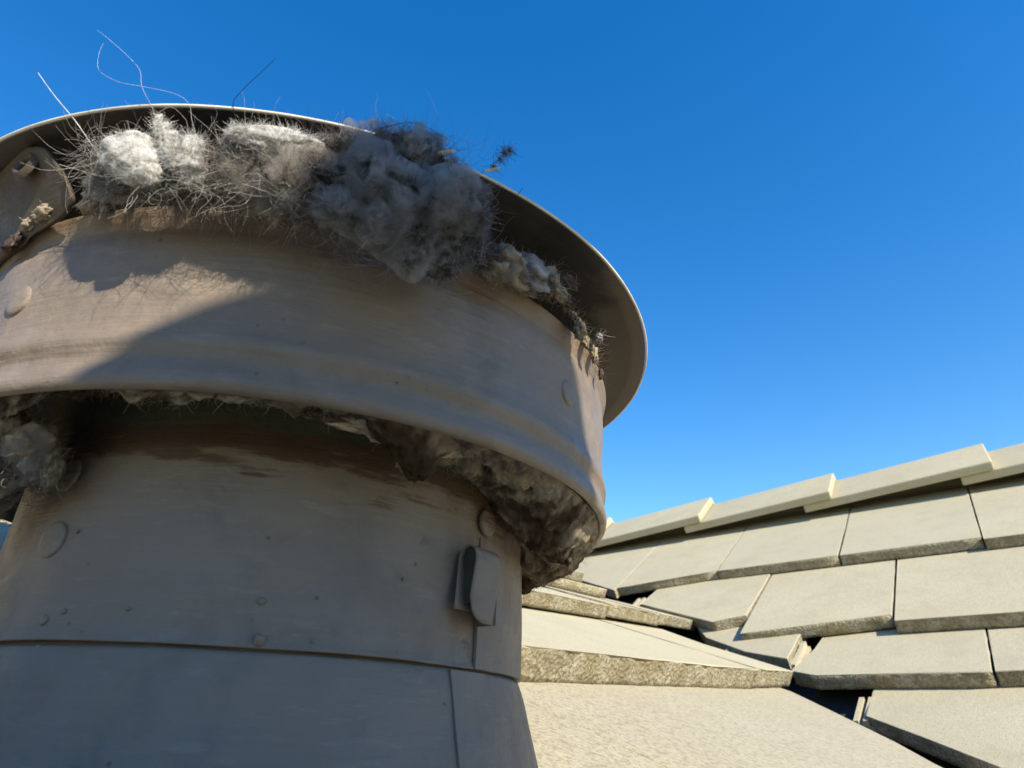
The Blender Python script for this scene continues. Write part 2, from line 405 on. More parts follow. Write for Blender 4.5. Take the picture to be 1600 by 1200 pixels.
# the rest of that slope, left of and below the vent
rows = [(-2.45, 2.4, -9.90), (-.2, 2.2, -6.98), (1.8, 2.2, -3.64), (3.9, 2.3, 1.2), (6.2, 2.3, 3.4), (8.5, 2.3, 5.6)]
for i, (bl, ex, aend) in enumerate(rows):
    a1 = aend
    for k in range(6 if aend < 0 else 8):
        a0 = a1-2.74
        tl([(a0+.03, bl+jit(.02)), (a1, bl+jit(.02)), (a1, bl+ex+.5), (a0+.03, bl+ex+.5)], bl, ex, cuts=3 if (i < 3 and k in (0, 1)) else 0, rough=.014)
        a1 = a0
for i, bl in enumerate((-5.2, -8.0, -10.8, -13.6)):
    a1 = -10.21-(1.37 if i % 2 else 0)
    if i: a1 += 8.22
    for k in range(4 if i == 0 else 7):
        a0 = a1-2.74
        tl([(a0+.03, bl), (a1, bl), (a1, bl+3.3), (a0+.03, bl+3.3)], bl, 2.8, mats=M_worn if i == 0 else None); a1 = a0

# decking, valley tray, rear slopes, walls of the house
ra, rb = 8.55, .35
JR = PR(0, 8.5, .1)
def quad(name, pts, mat, parent=house, t=.3, n=None):
    pts = [Vector(p) for p in pts]; nn = n or (pts[1]-pts[0]).cross(pts[2]-pts[0]).normalized()
    vs = [T(p) for p in pts]+[T(p-nn*t) for p in pts]; k = len(pts)
    fs = [tuple(range(k)), tuple(range(2*k-1, k-1, -1))]+[(i, i+k, (i+1) % k+k, (i+1) % k) for i in range(k)]
    return mesh_obj(name, vs, fs, mat, parent)
def on_valley(b_R):   # valley point below the given b on the right slope
    s = b_R/Vd.dot(UR); return V0+Vd*s
vt, vb = on_valley(8.4)-nL*.1, on_valley(-17)-nL*.1
quad('roof_deck', [vt-nR*.35, vb-nR*.35, PR(24, -17, -.45), PR(24, 8.4, -.45)], M_deck, n=nR)
aL, bL = (vt-V0).dot(HL), (vt-V0).dot(UL); aLb, bLb = (vb-V0).dot(HL), (vb-V0).dot(UL)
quad('roof_deck', [PL(-34, bL, -.4), PL(-34, bLb, -.4), PL(aLb, bLb, -.4), PL(aL, bL, -.4)], M_deck, n=nL)
w_ = 1.4
quad('valley_flashing', [vt-nR*.25, vb-nR*.25, vb-nR*.25+HRr*w_, vt-nR*.25+HRr*w_], M_valley, t=.02, n=nR)
quad('valley_flashing', [vt-nL*.25-HL*w_, vb-nL*.25-HL*w_, vb-nL*.25, vt-nL*.25], M_valley, t=.02, n=nL)
hh = Vector((dR.x, dR.y, 0)); rr_ = PR(24, 8.5, .05); rl_ = PR(-9, 8.5, .05)
dn = Vector((-dR.x*math.cos(PHR), -dR.y*math.cos(PHR), -math.sin(PHR)))*26
quad('roof_deck', [rl_, rr_, rr_+dn, rl_+dn], M_tile[0], n=Vector((-nR.x, -nR.y, nR.z)))
hL2 = Vector((-dL.x*math.cos(PHL), -dL.y*math.cos(PHL), -math.sin(PHL)))*26
p0, p1 = PL(-34, bL, .1), PL(aL, bL, .1)
quad('roof_deck', [p0, p1, p1+hL2, p0+hL2], M_tile[0], n=Vector((-nL.x, -nL.y, nL.z)))
M_wall = simple('stucco_wall', (.42, .36, .28), .9, 120, .1)
g0 = -H/S
def wall(pa, pb):
    pa, pb = Vector(pa), Vector(pb); d = (pb-pa).normalized(); nn = Vector((d.y, -d.x, 0))
    vs = [T(Vector((p.x, p.y, z))+nn*o) for z in (g0, min(pa.z, pb.z)-.6) for p, o in ((pa, 0), (pb, 0), (pb, 1.2), (pa, 1.2))]
    mesh_obj('wall', vs, BOXF, M_wall, house)
e1, e2, e3 = PL(-33, bLb+1, -.5), PL(aLb, bLb+1, -.5), PR(23, -16, -.5)
wall(e1, e2); wall(Vector((e2.x, e2.y, e2.z)), e3)
r1 = p0+hL2; wall(e1, r1); wall(e3, rr_+dn)

# garden far below
M_ground = simple('dry_grass', (.10, .10, .05), .95, 3, .4)
me = bpy.data.meshes.new('ground'); me.from_pydata([(-600, -600, 0), (600, -600, 0), (600, 600, 0), (-600, 600, 0)], [], [(0, 1, 2, 3)]); me.materials.append(M_ground)
gr = bpy.data.objects.new('ground', me); C.objects.link(gr); tag(gr, 'dry grassy ground around the house', None, None, 'structure')

# ------------------------------------------------------------------ roof vent
TX, TY, AX, AY = 0.0572, 0.019, -1.0075, 2.8372
ex = Vector((1, 0, -TX)).normalized(); ez = Vector((TX, TY, 1)).normalized(); ey = ez.cross(ex).normalized(); ex = ey.cross(ez)
eX, eY, eZ = Vector((1, 0, -TX)), Vector((0, 1, -TY)), Vector((TX, TY, 1))
base = eX*AX+eY*AY+eZ*ZB
VM = Matrix.Translation(W(base)) @ Matrix((ex, ey, ez)).transposed().to_4x4()
def VL(r, th, z):      # th: compass bearing of the surface point, degrees
    a = R(th); return Vector((r*math.sin(a)*S, r*math.cos(a)*S, (z-ZB)*S))
def surf(x, y, r):     # bearing and height where the sight line (x, y) meets the upright cylinder of radius r round the vent axis
    D = ray(x, y); d = Vector((D.x-TX*D.z, D.y-TY*D.z, D.z+TX*D.x+TY*D.y))
    a = d.x**2+d.y**2; b = -2*(d.x*AX+d.y*AY); c = AX*AX+AY*AY-r*r; q = b*b-4*a*c
    t = (-b-math.sqrt(max(q, 0)))/(2*a); P = d*t
    return math.degrees(math.atan2(P.x-AX, P.y-AY)) % 360, P.z
def at(x, y, r):
    th, z = surf(x, y, r); return VL(r, th, z)
vent = empty('roof_vent', VM, 'round painted metal roof vent with a wide band and cap, clogged with lint', 'roof vent')

def lathe(name, prof, mat, th0=0, th1=360, seg=256, parent=vent, wob=.0, smooth=True, seed=0):
    closed = abs(th1-th0-360) < 1e-6; n = seg if closed else seg+1
    vs = []
    for i in range(n):
        th = th0+(th1-th0)*i/seg
        for j, (r, z) in enumerate(prof):
            if wob:
                q = Vector((math.sin(R(th))*2.2, math.cos(R(th))*2.2, z*2.5+seed)); dr = noise.fractal(q, 1, 2, 3)*wob
            else: dr = 0
            vs.append(VL(r+dr, th, z+dr*.3))
    m = len(prof); fs = []
    for i in range(seg):
        i2 = (i+1) % n
        for j in range(m-1): fs.append((i*m+j, i*m+j+1, i2*m+j+1, i2*m+j))
    return mesh_obj(name, vs, fs, mat, parent, smooth)
def dense(pr, k=5):     # Catmull-Rom resample of a profile
    out = []
    P = [pr[0]]+pr+[pr[-1]]
    for i in range(1, len(P)-2):
        for s in range(k):
            t = s/k; a, b, c, d = P[i-1:i+3]
            out.append(tuple(.5*((2*b[q])+(-a[q]+c[q])*t+(2*a[q]-5*b[q]+4*c[q]-d[q])*t*t+(-a[q]+3*b[q]-3*c[q]+d[q])*t**3) for q in (0, 1)))
    return out+[pr[-1]]
# pipe above the seam, with a lapped vertical joint; skirt below the seam flares to the roof
lathe('pipe', [(.94, 1.40), (1.0-.004, 1.40)]+[(.996-.004*math.sin(z*3), z) for z in np.linspace(1.2, .19, 22)]+[(1.001, .178), (1.003, .173), (1.001, .170), (.980, .170)], M_pipe, wob=.006)
lathe('flashing_cone', [(.975, .19), (.982, .160), (.996, .160)]+dense([(1.001, .15), (1.022, .089), (1.048, -.02), (1.078, -.13), (1.13, -.28), (1.25, -.45)], 4)+[(1.5, -.62), (1.9, -.80)], M_paint, wob=.006, seed=3)
# square flashing sheet under the tiles round the vent base
fc = V0+HL*((Vector((AX, AY, 0))-V0).dot(HL)); zv = (V0.dot(nL)-nL.x*AX-nL.y*AY)/nL.z
cc = Vector((AX, AY, zv))
fl = []
for n_, (sa, sb) in enumerate(((-1, -1), (1, -1), (1, 1), (-1, 1))): fl.append(cc+HL*2.2*sa+UL*2.2*sb-nL*.12)
inv = VM.inverted()
vs = [inv @ W(p) for p in fl]+[inv @ W(p-nL*.03) for p in fl]
mesh_obj('base_flashing', vs, BOXF, M_paint, vent)

# lap strips (vertical joint): proud plates bent to the pipe
def plate(name, th0, th1, z0, z1, r, t, mat, round_bl=0, nu=10, nv=18, rfun=None, parent=vent):
    """curved sheet; bearing th0 (left) > th1 (right) seen from outside; rounded lower left corner"""
    vs = []; us = []
    for j in range(nv+1):
        zz = z0+(z1-z0)*j/nv
        for i in range(nu+1):
            f = i/nu; th = th0+(th1-th0)*f
            z = zz
            if round_bl:
                wdt = abs(th1-th0)*math.pi/180*r; x = f*wdt
                if x < round_bl:
                    lo = z0+round_bl-math.sqrt(max(0, round_bl**2-(round_bl-x)**2)); z = lo+(z1-lo)*j/nv
            rr = r+(rfun(z) if rfun else 0)
            vs.append(VL(rr, th, z))
    m = nu+1; N = len(vs)
    for v in list(vs):
        rad = Vector((v.x, v.y, 0)).normalized(); vs.append(v-rad*t*S)
    fs = []
    for j in range(nv):
        for i in range(nu):
            a = j*m+i; fs.append((a, a+1, a+1+m, a+m)); fs.append((a+N, a+m+N, a+1+m+N, a+1+N))
    rim = [i for i in range(m)]+[j*m+nu for j in range(1, nv+1)]+[nv*m+i for i in range(nu-1, -1, -1)]+[j*m for j in range(nv-1, 0, -1)]
    for a, b in zip(rim, rim[1:]+rim[:1]): fs.append((a, a+N, b+N, b))
    o = mesh_obj(name, vs, fs, mat, parent, True)
    o.data.set_sharp_from_angle(angle=R(50)); return o
plate('lap_strip', 128.9, 118.9, -.46, .158, 1.0, .03, M_paint, rfun=lambda z: .012+max(0, .158-z)*.245+max(0, -.13-z)*.5, nv=24)
plate('joint_lap', 121.6, 93, .170, .60, 1.0055, .012, M_pipe, rfun=lambda z: -.008*sm(.33, .6, z))
# hook clip: sheet bent over at the top, outer leaf with a rounded corner
def clip():
    th0, th1 = 128.6, 121.6
    path = []
    for z in np.linspace(.335, .50, 8): path.append((1.012+.018*(1-(z-.335)/.165), z))
    for k in range(1, 10):
        a = math.pi*k/10; path.append((1.048-.038*math.cos(a), .50+.040*math.sin(a)))
    for z in np.linspace(.49, .30, 12): path.append((1.086-.018*(.49-z)/.19, z))
    nu = 10; vs = []; m = nu+1; np_ = len(path); wdt = 7*math.pi/180*1.08
    for j, (r, z) in enumerate(path):
        for i in range(m):
            f = i/nu; zz = z; th = th0+(th1-th0)*f
            if j > 17:
                k = (j-17)/(np_-18); lo = 0; x = f*wdt
                if x < .075: zz = z+k*(.075-math.sqrt(max(0, .075**2-(.075-x)**2)))
            if j < 8: th = th0+1.6*(1-j/8)*(1-f)+(th1-th0)*f
            vs.append(VL(r, th, zz))
    fs = [(j*m+i, j*m+i+1, (j+1)*m+i+1, (j+1)*m+i) for j in range(np_-1) for i in range(nu)]
    k0 = len(vs)
    for j in range(9):
        z = .30+.24*j/8; vs.append(VL(1.0, th1, z)); vs.append(VL(1.078 if j < 7 else 1.06, th1, z))
    fs += [(k0+2*j, k0+2*j+1, k0+2*j+3, k0+2*j+2) for j in range(8)]
    o = mesh_obj('hook_clip', vs, fs, M_paint, vent, True)
    md = o.modifiers.new('s', 'SOLIDIFY'); md.thickness = .004*S; md.offset = 0
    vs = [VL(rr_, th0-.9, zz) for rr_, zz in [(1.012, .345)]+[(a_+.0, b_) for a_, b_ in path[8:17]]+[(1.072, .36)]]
    mesh_obj('clip_gap_shade', vs, [tuple(range(len(vs)))], M_dark, vent)  # dark plate paints the shade inside the clip gap
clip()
# band
bandp = [(1.27, 1.02), (1.300, .78), (1.318, .762), (1.330, .752)]
outer = dense([(1.330, .752), (1.345, .758), (1.354, .778), (1.350, .805), (1.342, .830), (1.340, .850), (1.346, .870), (1.354, .890), (1.354, .912), (1.347, .938), (1.342, .98),
               (1.342, 1.05), (1.348, 1.14), (1.352, 1.22), (1.348, 1.262), (1.347, 1.285), (1.356, 1.312), (1.366, 1.335), (1.369, 1.347)], 5)
lathe('band', bandp[:-1]+outer+[(1.366, 1.353), (1.356, 1.350), (1.33, 1.28), (1.315, 1.05), (1.27, 1.02)], M_band, seg=360, wob=.0045, seed=9)
lathe('inner_sleeve', [(.95, 1.02), (1.27, 1.00), (1.318, 1.04)], M_dark, seg=96)
lathe('inner_throat', [(.0, 1.36), (1.02, 1.40), (1.30, 1.30), (1.34, 1.28)], M_dark, seg=96)
# cap
capo = lathe('cap', [(0, 1.80), (.5, 1.775), (1.1, 1.66), (1.50, 1.562), (1.556, 1.552)], M_rim, seg=360, wob=.003, seed=5)
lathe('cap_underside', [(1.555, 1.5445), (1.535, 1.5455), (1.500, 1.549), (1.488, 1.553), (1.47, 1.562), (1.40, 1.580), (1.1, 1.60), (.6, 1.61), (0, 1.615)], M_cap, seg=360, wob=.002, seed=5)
rim_p = [(1.562+.0048*math.cos(a), 1.548+.0048*math.sin(a)) for a in np.linspace(-math.pi*.9, math.pi*.9, 11)]
lathe('cap_rim', rim_p, M_rim, seg=360, wob=.003, seed=5)
# rivets
def rivet(th, z, r0, rad, h, mat=M_paint, sx=1.0):
    c = VL(r0, th, z); rdir = Vector((c.x, c.y, 0)).normalized(); tan = Vector((-rdir.y, rdir.x, 0)); vs = [c+rdir*h*S]; fs = []
    K = 24; prof = [(.55, .96), (.8, .82), (.95, .5), (1.0, .1), (1.02, -.6)]
    for rr, hh_ in prof:
        for k in range(K):
            a = 2*math.pi*k/K; vs.append(c+tan*math.cos(a)*rad*rr*S*sx+Vector((0, 0, 1))*math.sin(a)*rad*rr*S+rdir*hh_*h*S)
    for k in range(K): fs.append((0, 1+k, 1+(k+1) % K))
    for j in range(len(prof)-1):
        for k in range(K): fs.append((1+j*K+k, 1+(j+1)*K+k, 1+(j+1)*K+(k+1) % K, 1+j*K+(k+1) % K))
    return mesh_obj('rivet', vs, fs, mat, vent, True)
for (x, y, r, rad, m) in ((887, 613, 1.343, .052, M_band), (30, 470, 1.347, .052, M_band), (762, 817, 1.010, .048, M_pipe), (82, 843, .995, .055, M_pipe), (107, 742, .996, .055, M_pipe)):
    th, z = surf(x, y, r); rivet(th, z, r, rad, .008, m)
# paint blisters
vs, fs = [], []
for (x, y, s) in ((405, 1001, .018), (408, 940, .010), (512, 1081, .012), (515, 1050, .007), (72, 968, .014), (100, 955, .010), (60, 1010, .008), (38, 1040, .010), (22, 1118, .012), (487, 1003, .006), (150, 1045, .007),
                  (120, 830, .006), (200, 950, .006), (630, 905, .006), (300, 1110, .006), (620, 1020, .006), (90, 1075, .006), (730, 700, 0), (620, 598, .006), (640, 700, 0)):
    if not s: continue
    r = 1.347 if y < 640 else (1.0 if y < 1015 else 1.0+max(0, (y-1060))*.0005)
    c = at(x, y, r-.004); rdn = Vector((c.x, c.y, 0)).normalized()
    i0 = len(vs); bm = bmesh.new(); bmesh.ops.create_icosphere(bm, subdivisions=2, radius=s*S)
    for v in bm.verts: v.co = v.co*(1+.6*noise.noise(v.co*500+Vector((x, y, 0)))); v.co -= rdn*(.35*v.co.dot(rdn)); v.co += c
    vs += [v.co.copy() for v in bm.verts]; fs += [tuple(v.index+i0 for v in f.verts) for f in bm.faces]; bm.free()
o = mesh_obj('paint_blister', vs, fs, M_pipe, vent, True); o['kind'] = 'stuff'

# strap that carries the cap on the left, with a rivet hole
def strap():
    rows_ = [((-60, 238, 1.50), (78, 232, 1.50)), ((-70, 268, 1.47), (98, 262, 1.47)), ((-75, 300, 1.44), (112, 292, 1.44)), ((-80, 335, 1.41), (124, 318, 1.41)), ((-90, 372, 1.385), (100, 345, 1.385)), ((-95, 420, 1.372), (40, 378, 1.372)), ((-95, 460, 1.366), (-10, 410, 1.366))]
    n = 14; vs = []
    for A, B in rows_:
        a, b = at(*A), at(*B)
        for i in range(n+1):
            f = i/n; p = a.lerp(b, f); rad = Vector((p.x, p.y, 0)); L = rad.length; tgt = (Vector((a.x, a.y, 0)).length*(1-f)+Vector((b.x, b.y, 0)).length*f)
            p = Vector((p.x/L*tgt, p.y/L*tgt, p.z)); vs.append(p)
    m = n+1
    fs = [(j*m+i, j*m+i+1, (j+1)*m+i+1, (j+1)*m+i) for j in range(len(rows_)-1) for i in range(n)]
    o = mesh_obj('cap_strap', vs, fs, M_strap, vent, True)
    md = o.modifiers.new('b', 'SUBSURF'); md.levels = md.render_levels = 2
    md = o.modifiers.new('s', 'SOLIDIFY'); md.thickness = .014*S
M_strap = paint_material('strap_paint', (.085, .064, .048))
strap()
c = at(48, 265, 1.478); rd = Vector((c.x, c.y, 0)).normalized()
q = rd.to_track_quat('Z', 'Y').to_matrix()
def ring(name, r0, r1, mat, off, K=28):
    vs = []
    for (r, h) in ((r0, -.02), (r0, .012), (r0*.5+r1*.5, .022), (r1, .004)):
        for k in range(K):
            a = 2*math.pi*k/K; vs.append(c+q @ Vector((math.cos(a)*r*S, math.sin(a)*r*S, (h+off)*S)))
    fs = [(j*K+k, (j+1)*K+k, (j+1)*K+(k+1) % K, j*K+(k+1) % K) for j in range(3) for k in range(K)]
    return mesh_obj(name, vs, fs, mat, vent, True)
ring('rivet_eyelet', .026, .052, M_strap, .006)
vs = [c+q @ Vector((math.cos(2*math.pi*k/24)*.03*S, math.sin(2*math.pi*k/24)*.03*S, .010*S)) for k in range(24)]
mesh_obj('rivet_hole', vs, [tuple(range(24))], M_dark, vent)

# ------------------------------------------------------------------ lint
def fibre_mesh(name, starts, dirs, lens, rad, tints, mat, parent, K=6, curl=.35, sag=0.0, drift=None):
    """many thin three-sided hairs in one mesh; all arrays in metres"""
    N = len(starts); P = np.zeros((N, K, 3)); d = dirs/np.linalg.norm(dirs, axis=1, keepdims=True)
    P[:, 0] = starts; step = (lens/(K-1))[:, None]
    cur = rng.normal(size=(N, 3))*curl
    for k in range(1, K):
        cur = cur*.8+rng.normal(size=(N, 3))*curl*.55
        d = d+cur; d[:, 2] -= sag
        d /= np.linalg.norm(d, axis=1, keepdims=True); P[:, k] = P[:, k-1]+d*step
    t = np.gradient(P, axis=1); t /= np.linalg.norm(t, axis=2, keepdims=True)+1e-12
    ref = rng.normal(size=(N, 1, 3)); u = np.cross(t, ref); u /= np.linalg.norm(u, axis=2, keepdims=True)+1e-12
    v = np.cross(t, u); V = np.zeros((N, K, 3, 3))
    taper = np.linspace(1, .45, K)[None, :, None]
    rr = (rad if np.ndim(rad) else np.full(N, rad))[:, None, None]*taper
    for s in range(3):
        a = 2*math.pi*s/3; V[:, :, s] = P+(u*math.cos(a)+v*math.sin(a))*rr
    V = V.reshape(-1, 3)
    b = (np.arange(N)*K*3)[:, None, None]+(np.arange(K-1)*3)[None, :, None]+np.arange(3)[None, None, :]
    s2 = (np.arange(3)+1) % 3; b2 = (np.arange(N)*K*3)[:, None, None]+(np.arange(K-1)*3)[None, :, None]+s2[None, None, :]
    F = np.stack([b, b2, b2+3, b+3], -1).reshape(-1)
    me = bpy.data.meshes.new(name); nf = len(F)//4
    me.vertices.add(len(V)); me.vertices.foreach_set('co', V.reshape(-1).astype(np.float32))
    me.loops.add(len(F)); me.loops.foreach_set('vertex_index', F.astype(np.int32))
    me.polygons.add(nf); me.polygons.foreach_set('loop_start', (np.arange(nf)*4).astype(np.int32)); me.polygons.foreach_set('loop_total', np.full(nf, 4, np.int32))
    me.polygons.foreach_set('use_smooth', np.ones(nf, bool))
    me.update(calc_edges=True)
    ca = me.color_attributes.new('tint', 'FLOAT_COLOR', 'POINT')
    col = np.ones((N, K*3, 4), np.float32); col[:, :, :3] = tints[:, None, :]
    ca.data.foreach_set('color', col.reshape(-1)); me.materials.append(mat)
    o = bpy.data.objects.new(name, me); C.objects.link(o)
    if parent: o.parent = parent
    return o
def px2u(n): return n/1022.7*3.0
GREY, PALE, WHITE, BROWN, DARK, TAN = (.12, .115, .12), (.30, .29, .30), (.92, .92, .89), (.12, .09, .08), (.045, .042, .045), (.33, .28, .215)
FIB = 2.2
def add_cloud(root, lobes, k=1.25, mat=None):
    """wispy outer fluff: a thin scattering halo round the felted core"""
    allv, allf = [], []
    org = Vector(root['o'])
    for (x, y, r, pr, col, sq) in lobes:
        c_ = at(x, y, r); c0 = c_-org; ru = px2u(pr)*S*k; out = Vector((c_.x, c_.y, 0)).normalized(); tan = Vector((0, 0, 1)).cross(out)
        bm = bmesh.new(); bmesh.ops.create_icosphere(bm, subdivisions=3, radius=1); i0 = len(allv)
        for v in bm.verts:
            n_ = v.co.normalized(); q = n_*(.95+.35*noise.fractal(n_*1.4+Vector((x, y, 0)), 1, 2, 3)); allv.append(c0+(tan*q.x*sq[0]+Vector((0, 0, 1))*q.z*sq[1]+out*q.y*sq[2])*ru)
        allf += [tuple(v.index+i0 for v in f.verts) for f in bm.faces]; bm.free()
    o = mesh_obj('loose_fluff', allv, allf, mat or M_cloud, root, True)
    rm = o.modifiers.new('r', 'REMESH'); rm.mode = 'VOXEL'; rm.voxel_size = .0012
    return o
def fluff(name, lobes, label, nf=2500, flen=(.06, .22), rad=.0016, core=.82, amp=.34, mat=None, cat='lint', group=None, curl=.55, sub=4, white_frac=.04, feather=.25, orient=None, cloud=None, ck=1.25):
    """a clump of lint: knobbly felted bodies (one mesh) under a coat of loose fibres; lobes = (x, y, cylinder radius, radius in px, tint, squash)"""
    cs = [at(x, y, r) for x, y, r, *_ in lobes]
    org = sum(cs, Vector())/len(cs)
    root = empty(name, VM @ Matrix.Translation(org), label, cat, group)
    allv, allf, tin = [], [], []
    st, di, le, ti = [], [], [], []
    for c_, (x, y, r, pr, col, sq) in zip(cs, lobes):
        rad_u = px2u(pr)*S; c0 = c_-org
        bm = bmesh.new(); bmesh.ops.create_icosphere(bm, subdivisions=sub, radius=1)
        out = Vector((c_.x, c_.y, 0)).normalized(); tan = Vector((0, 0, 1)).cross(out); i0 = len(allv)
        sd_ = Vector((x*.13, y*.17, r*9))
        for v in bm.verts:
            n_ = v.co.normalized(); f = noise.fractal(n_*1.7+sd_, 1.0, 2.1, 4 if mat is None else 6)
            f += .35*abs(noise.noise(n_*4.5+sd_)); f2 = noise.fractal(n_*9+sd_, .8, 2, 3)*(.05 if mat is None else .22)
            f = max(-.9, min(.75, f))
            k = core*(1+amp*(f+f2)); p = n_*k
            p = tan*(p.x*sq[0])+Vector((0, 0, 1))*(p.z*sq[1])+out*(p.y*sq[2])
            co = c0+p*rad_u; allv.append(co); w = noise.noise(n_*2.6+sd_*1.3); g_ = 1+.9*w
            tin.append([max(.01, min(.85, cc_*g_)) for cc_ in col])
        allf += [tuple(v.index+i0 for v in f.verts) for f in bm.faces]; nb = len(bm.verts); bm.free()
        k = max(60, int(nf*(pr/60)**2*FIB))
        idx = rng.integers(i0, i0+nb, k)
        p = np.array([allv[i] for i in idx]); cN = np.array(c0); nrm = p-cN; nrm /= np.linalg.norm(nrm, axis=1, keepdims=True)
        rnd = rng.normal(size=(k, 3)); tg = np.cross(nrm, rnd)
        d = tg*1.0+nrm*rng.uniform(-.25, .28, (k, 1))
        if orient is not None: d += np.array(orient)*1.2
        st.append(p-nrm*rad_u*.05); di.append(d); le.append((flen[0]*.5+(flen[1]*.62-flen[0]*.5)*rng.random(k)**2.2)*S)
        tt = np.array([tin[i] for i in idx])*rng.uniform(.7, 1.6, (k, 1)); wf = rng.random(k) < white_frac; tt[wf] = (.75, .75, .75); ti.append(np.clip(tt, .01, .85))
    root['o'] = tuple(org)
    b = mesh_obj('lint_body', allv, allf, mat or M_fluff, root, True)
    ca = b.data.color_attributes.new('tint', 'FLOAT_COLOR', 'POINT'); a4 = np.ones((len(tin), 4), np.float32); a4[:, :3] = tin; ca.data.foreach_set('color', a4.reshape(-1))
    f = fibre_mesh('lint_fibres', np.concatenate(st), np.concatenate(di), np.concatenate(le), rad*S*.36, np.concatenate(ti), M_fibre, root, curl=curl)
    f['kind'] = 'stuff'
    if cloud: add_cloud(root, lobes, ck, cloud)
    return root
rd1 = (.92, .85, .75)
BIG = [(530, 238, 1.59, 28, GREY, rd1), (565, 236, 1.61, 29, GREY, rd1), (605, 233, 1.60, 29, GREY, rd1), (645, 230, 1.65, 25, PALE, rd1), (672, 240, 1.62, 21, GREY, rd1), (520, 275, 1.58, 32, DARK, rd1), (560, 275, 1.57, 34, GREY, rd1), (600, 280, 1.64, 34, DARK, rd1), (640, 272, 1.59, 32, GREY, rd1), (685, 275, 1.59, 26, DARK, rd1), (712, 288, 1.68, 22, PALE, rd1), (732, 305, 1.63, 22, PALE, rd1), (700, 320, 1.64, 32, PALE, rd1), (660, 315, 1.59, 34, DARK, rd1), (615, 325, 1.59, 36, DARK, rd1), (570, 320, 1.56, 34, BROWN, rd1), (530, 322, 1.60, 24, BROWN, rd1), (738, 335, 1.63, 20, PALE, rd1), (742, 365, 1.54, 18, GREY, rd1), (705, 365, 1.56, 30, GREY, rd1), (660, 365, 1.55, 34, DARK, rd1), (615, 362, 1.54, 30, PALE, rd1), (592, 348, 1.61, 22, PALE, rd1), (640, 396, 1.54, 25, PALE, rd1), (685, 402, 1.48, 25, GREY, rd1), (722, 394, 1.50, 20, PALE, rd1), (700, 422, 1.51, 12, BROWN, rd1)]
big = fluff('lint_clump', BIG,
      'largest smoky grey lint clump bulging over the right part of the cap rim', nf=2100, flen=(.04, .16), amp=.40, core=.62)
add_cloud(big, BIG)
fluff('lint_clump', [(375, 262, 1.52, 26, BROWN, (1.2, .8, .7)), (410, 272, 1.52, 30, DARK, (1.1, .8, .7)), (345, 275, 1.50, 26, BROWN, (1.1, .8, .7)), (450, 275, 1.54, 30, DARK, rd1), (490, 262, 1.56, 28, GREY, rd1), (485, 300, 1.52, 28, BROWN, rd1), (440, 302, 1.50, 26, GREY, (1.2, .8, .7)), (455, 305, 1.54, 14, PALE, (1, 1, .7)),
                     (395, 298, 1.48, 24, BROWN, (1.3, .7, .7)), (350, 300, 1.46, 20, BROWN, (1.4, .7, .7)), (470, 330, 1.44, 16, PALE, (1.3, .8, .8)), (500, 335, 1.45, 18, BROWN, rd1), (400, 318, 1.42, 14, TAN, (1.6, .7, .7)), (365, 317, 1.42, 12, TAN, (1.6, .6, .7))],
      'dark brown stringy lint wad right of the flat white tuft', nf=1700, flen=(.06, .26), white_frac=.25, curl=.5, core=.66, cloud=M_cloudb)
fluff('lint_tuft', [(430, 222, 1.59, 24, WHITE, (1.8, .60, .55)), (398, 214, 1.60, 14, WHITE, (1.7, .6, .6)), (470, 227, 1.60, 16, WHITE, (1.5, .65, .6)), (425, 232, 1.58, 16, PALE, (2.2, .6, .6)), (378, 208, 1.60, 7, WHITE, (1.8, .6, .6))],
      'wide flat white lint tuft lit by sun under the top of the cap', nf=9000, flen=(.012, .07), core=.93, amp=.3, cat='lint tuft')
fluff('lint_tuft', [(247, 190, 1.56, 5, WHITE, (.7, 1.9, .7)), (254, 206, 1.56, 8, WHITE, (.8, 1.5, .7)), (263, 224, 1.56, 11, WHITE, (.9, 1.3, .7)), (275, 242, 1.56, 14, WHITE, (1.1, 1, .7)), (298, 236, 1.56, 15, WHITE, (.8, 1.2, .7)), (290, 256, 1.56, 15, WHITE, (1.1, 1, .7)), (300, 272, 1.54, 13, WHITE, (.9, 1.1, .7)), (308, 288, 1.52, 8, PALE, (1.1, 1, .7))],
      'forked streak of white lint hanging beneath the top of the cap rim', nf=12000, flen=(.012, .07), core=.88, amp=.4, cat='lint tuft')
fluff('lint_puff', [(202, 241, 1.55, 25, WHITE, (1, 1, .7)), (216, 258, 1.545, 23, WHITE, (1.15, .9, .7)), (228, 272, 1.56, 14, WHITE, (1.1, .9, .7)), (248, 288, 1.50, 9, PALE, (1.5, .8, .7)), (262, 298, 1.48, 8, WHITE, (1.5, .7, .7))],
      'round bright white cotton-like lint puff, leftmost of the sunlit white tufts', nf=8000, flen=(.010, .05), core=.95, amp=.2, cat='lint tuft')
fluff('lint_wad', [(160, 240, 1.50, 9, PALE, (.7, 1.6, .7)), (162, 262, 1.49, 12, PALE, (.8, 1.3, .7)), (168, 285, 1.47, 18, BROWN, (1.1, .9, .7)), (200, 295, 1.46, 18, BROWN, (1.4, .8, .7)), (245, 302, 1.46, 16, BROWN, (1.5, .7, .6)), (285, 300, 1.46, 17, GREY, (1.4, .8, .6)), (320, 300, 1.46, 16, GREY, (1.2, .9, .6)), (270, 314, 1.42, 9, TAN, (1.7, .7, .6)), (215, 310, 1.42, 8, TAN, (1.6, .6, .6)), (235, 225, 1.44, 16, DARK, (1.2, 1, .6)), (320, 262, 1.44, 18, DARK, (1, 1, .6))],
      'thin grey stringy lint strip below the white puff along the band top', nf=3000, flen=(.05, .22), white_frac=.3, curl=.5, core=.6, cloud=M_cloudb)
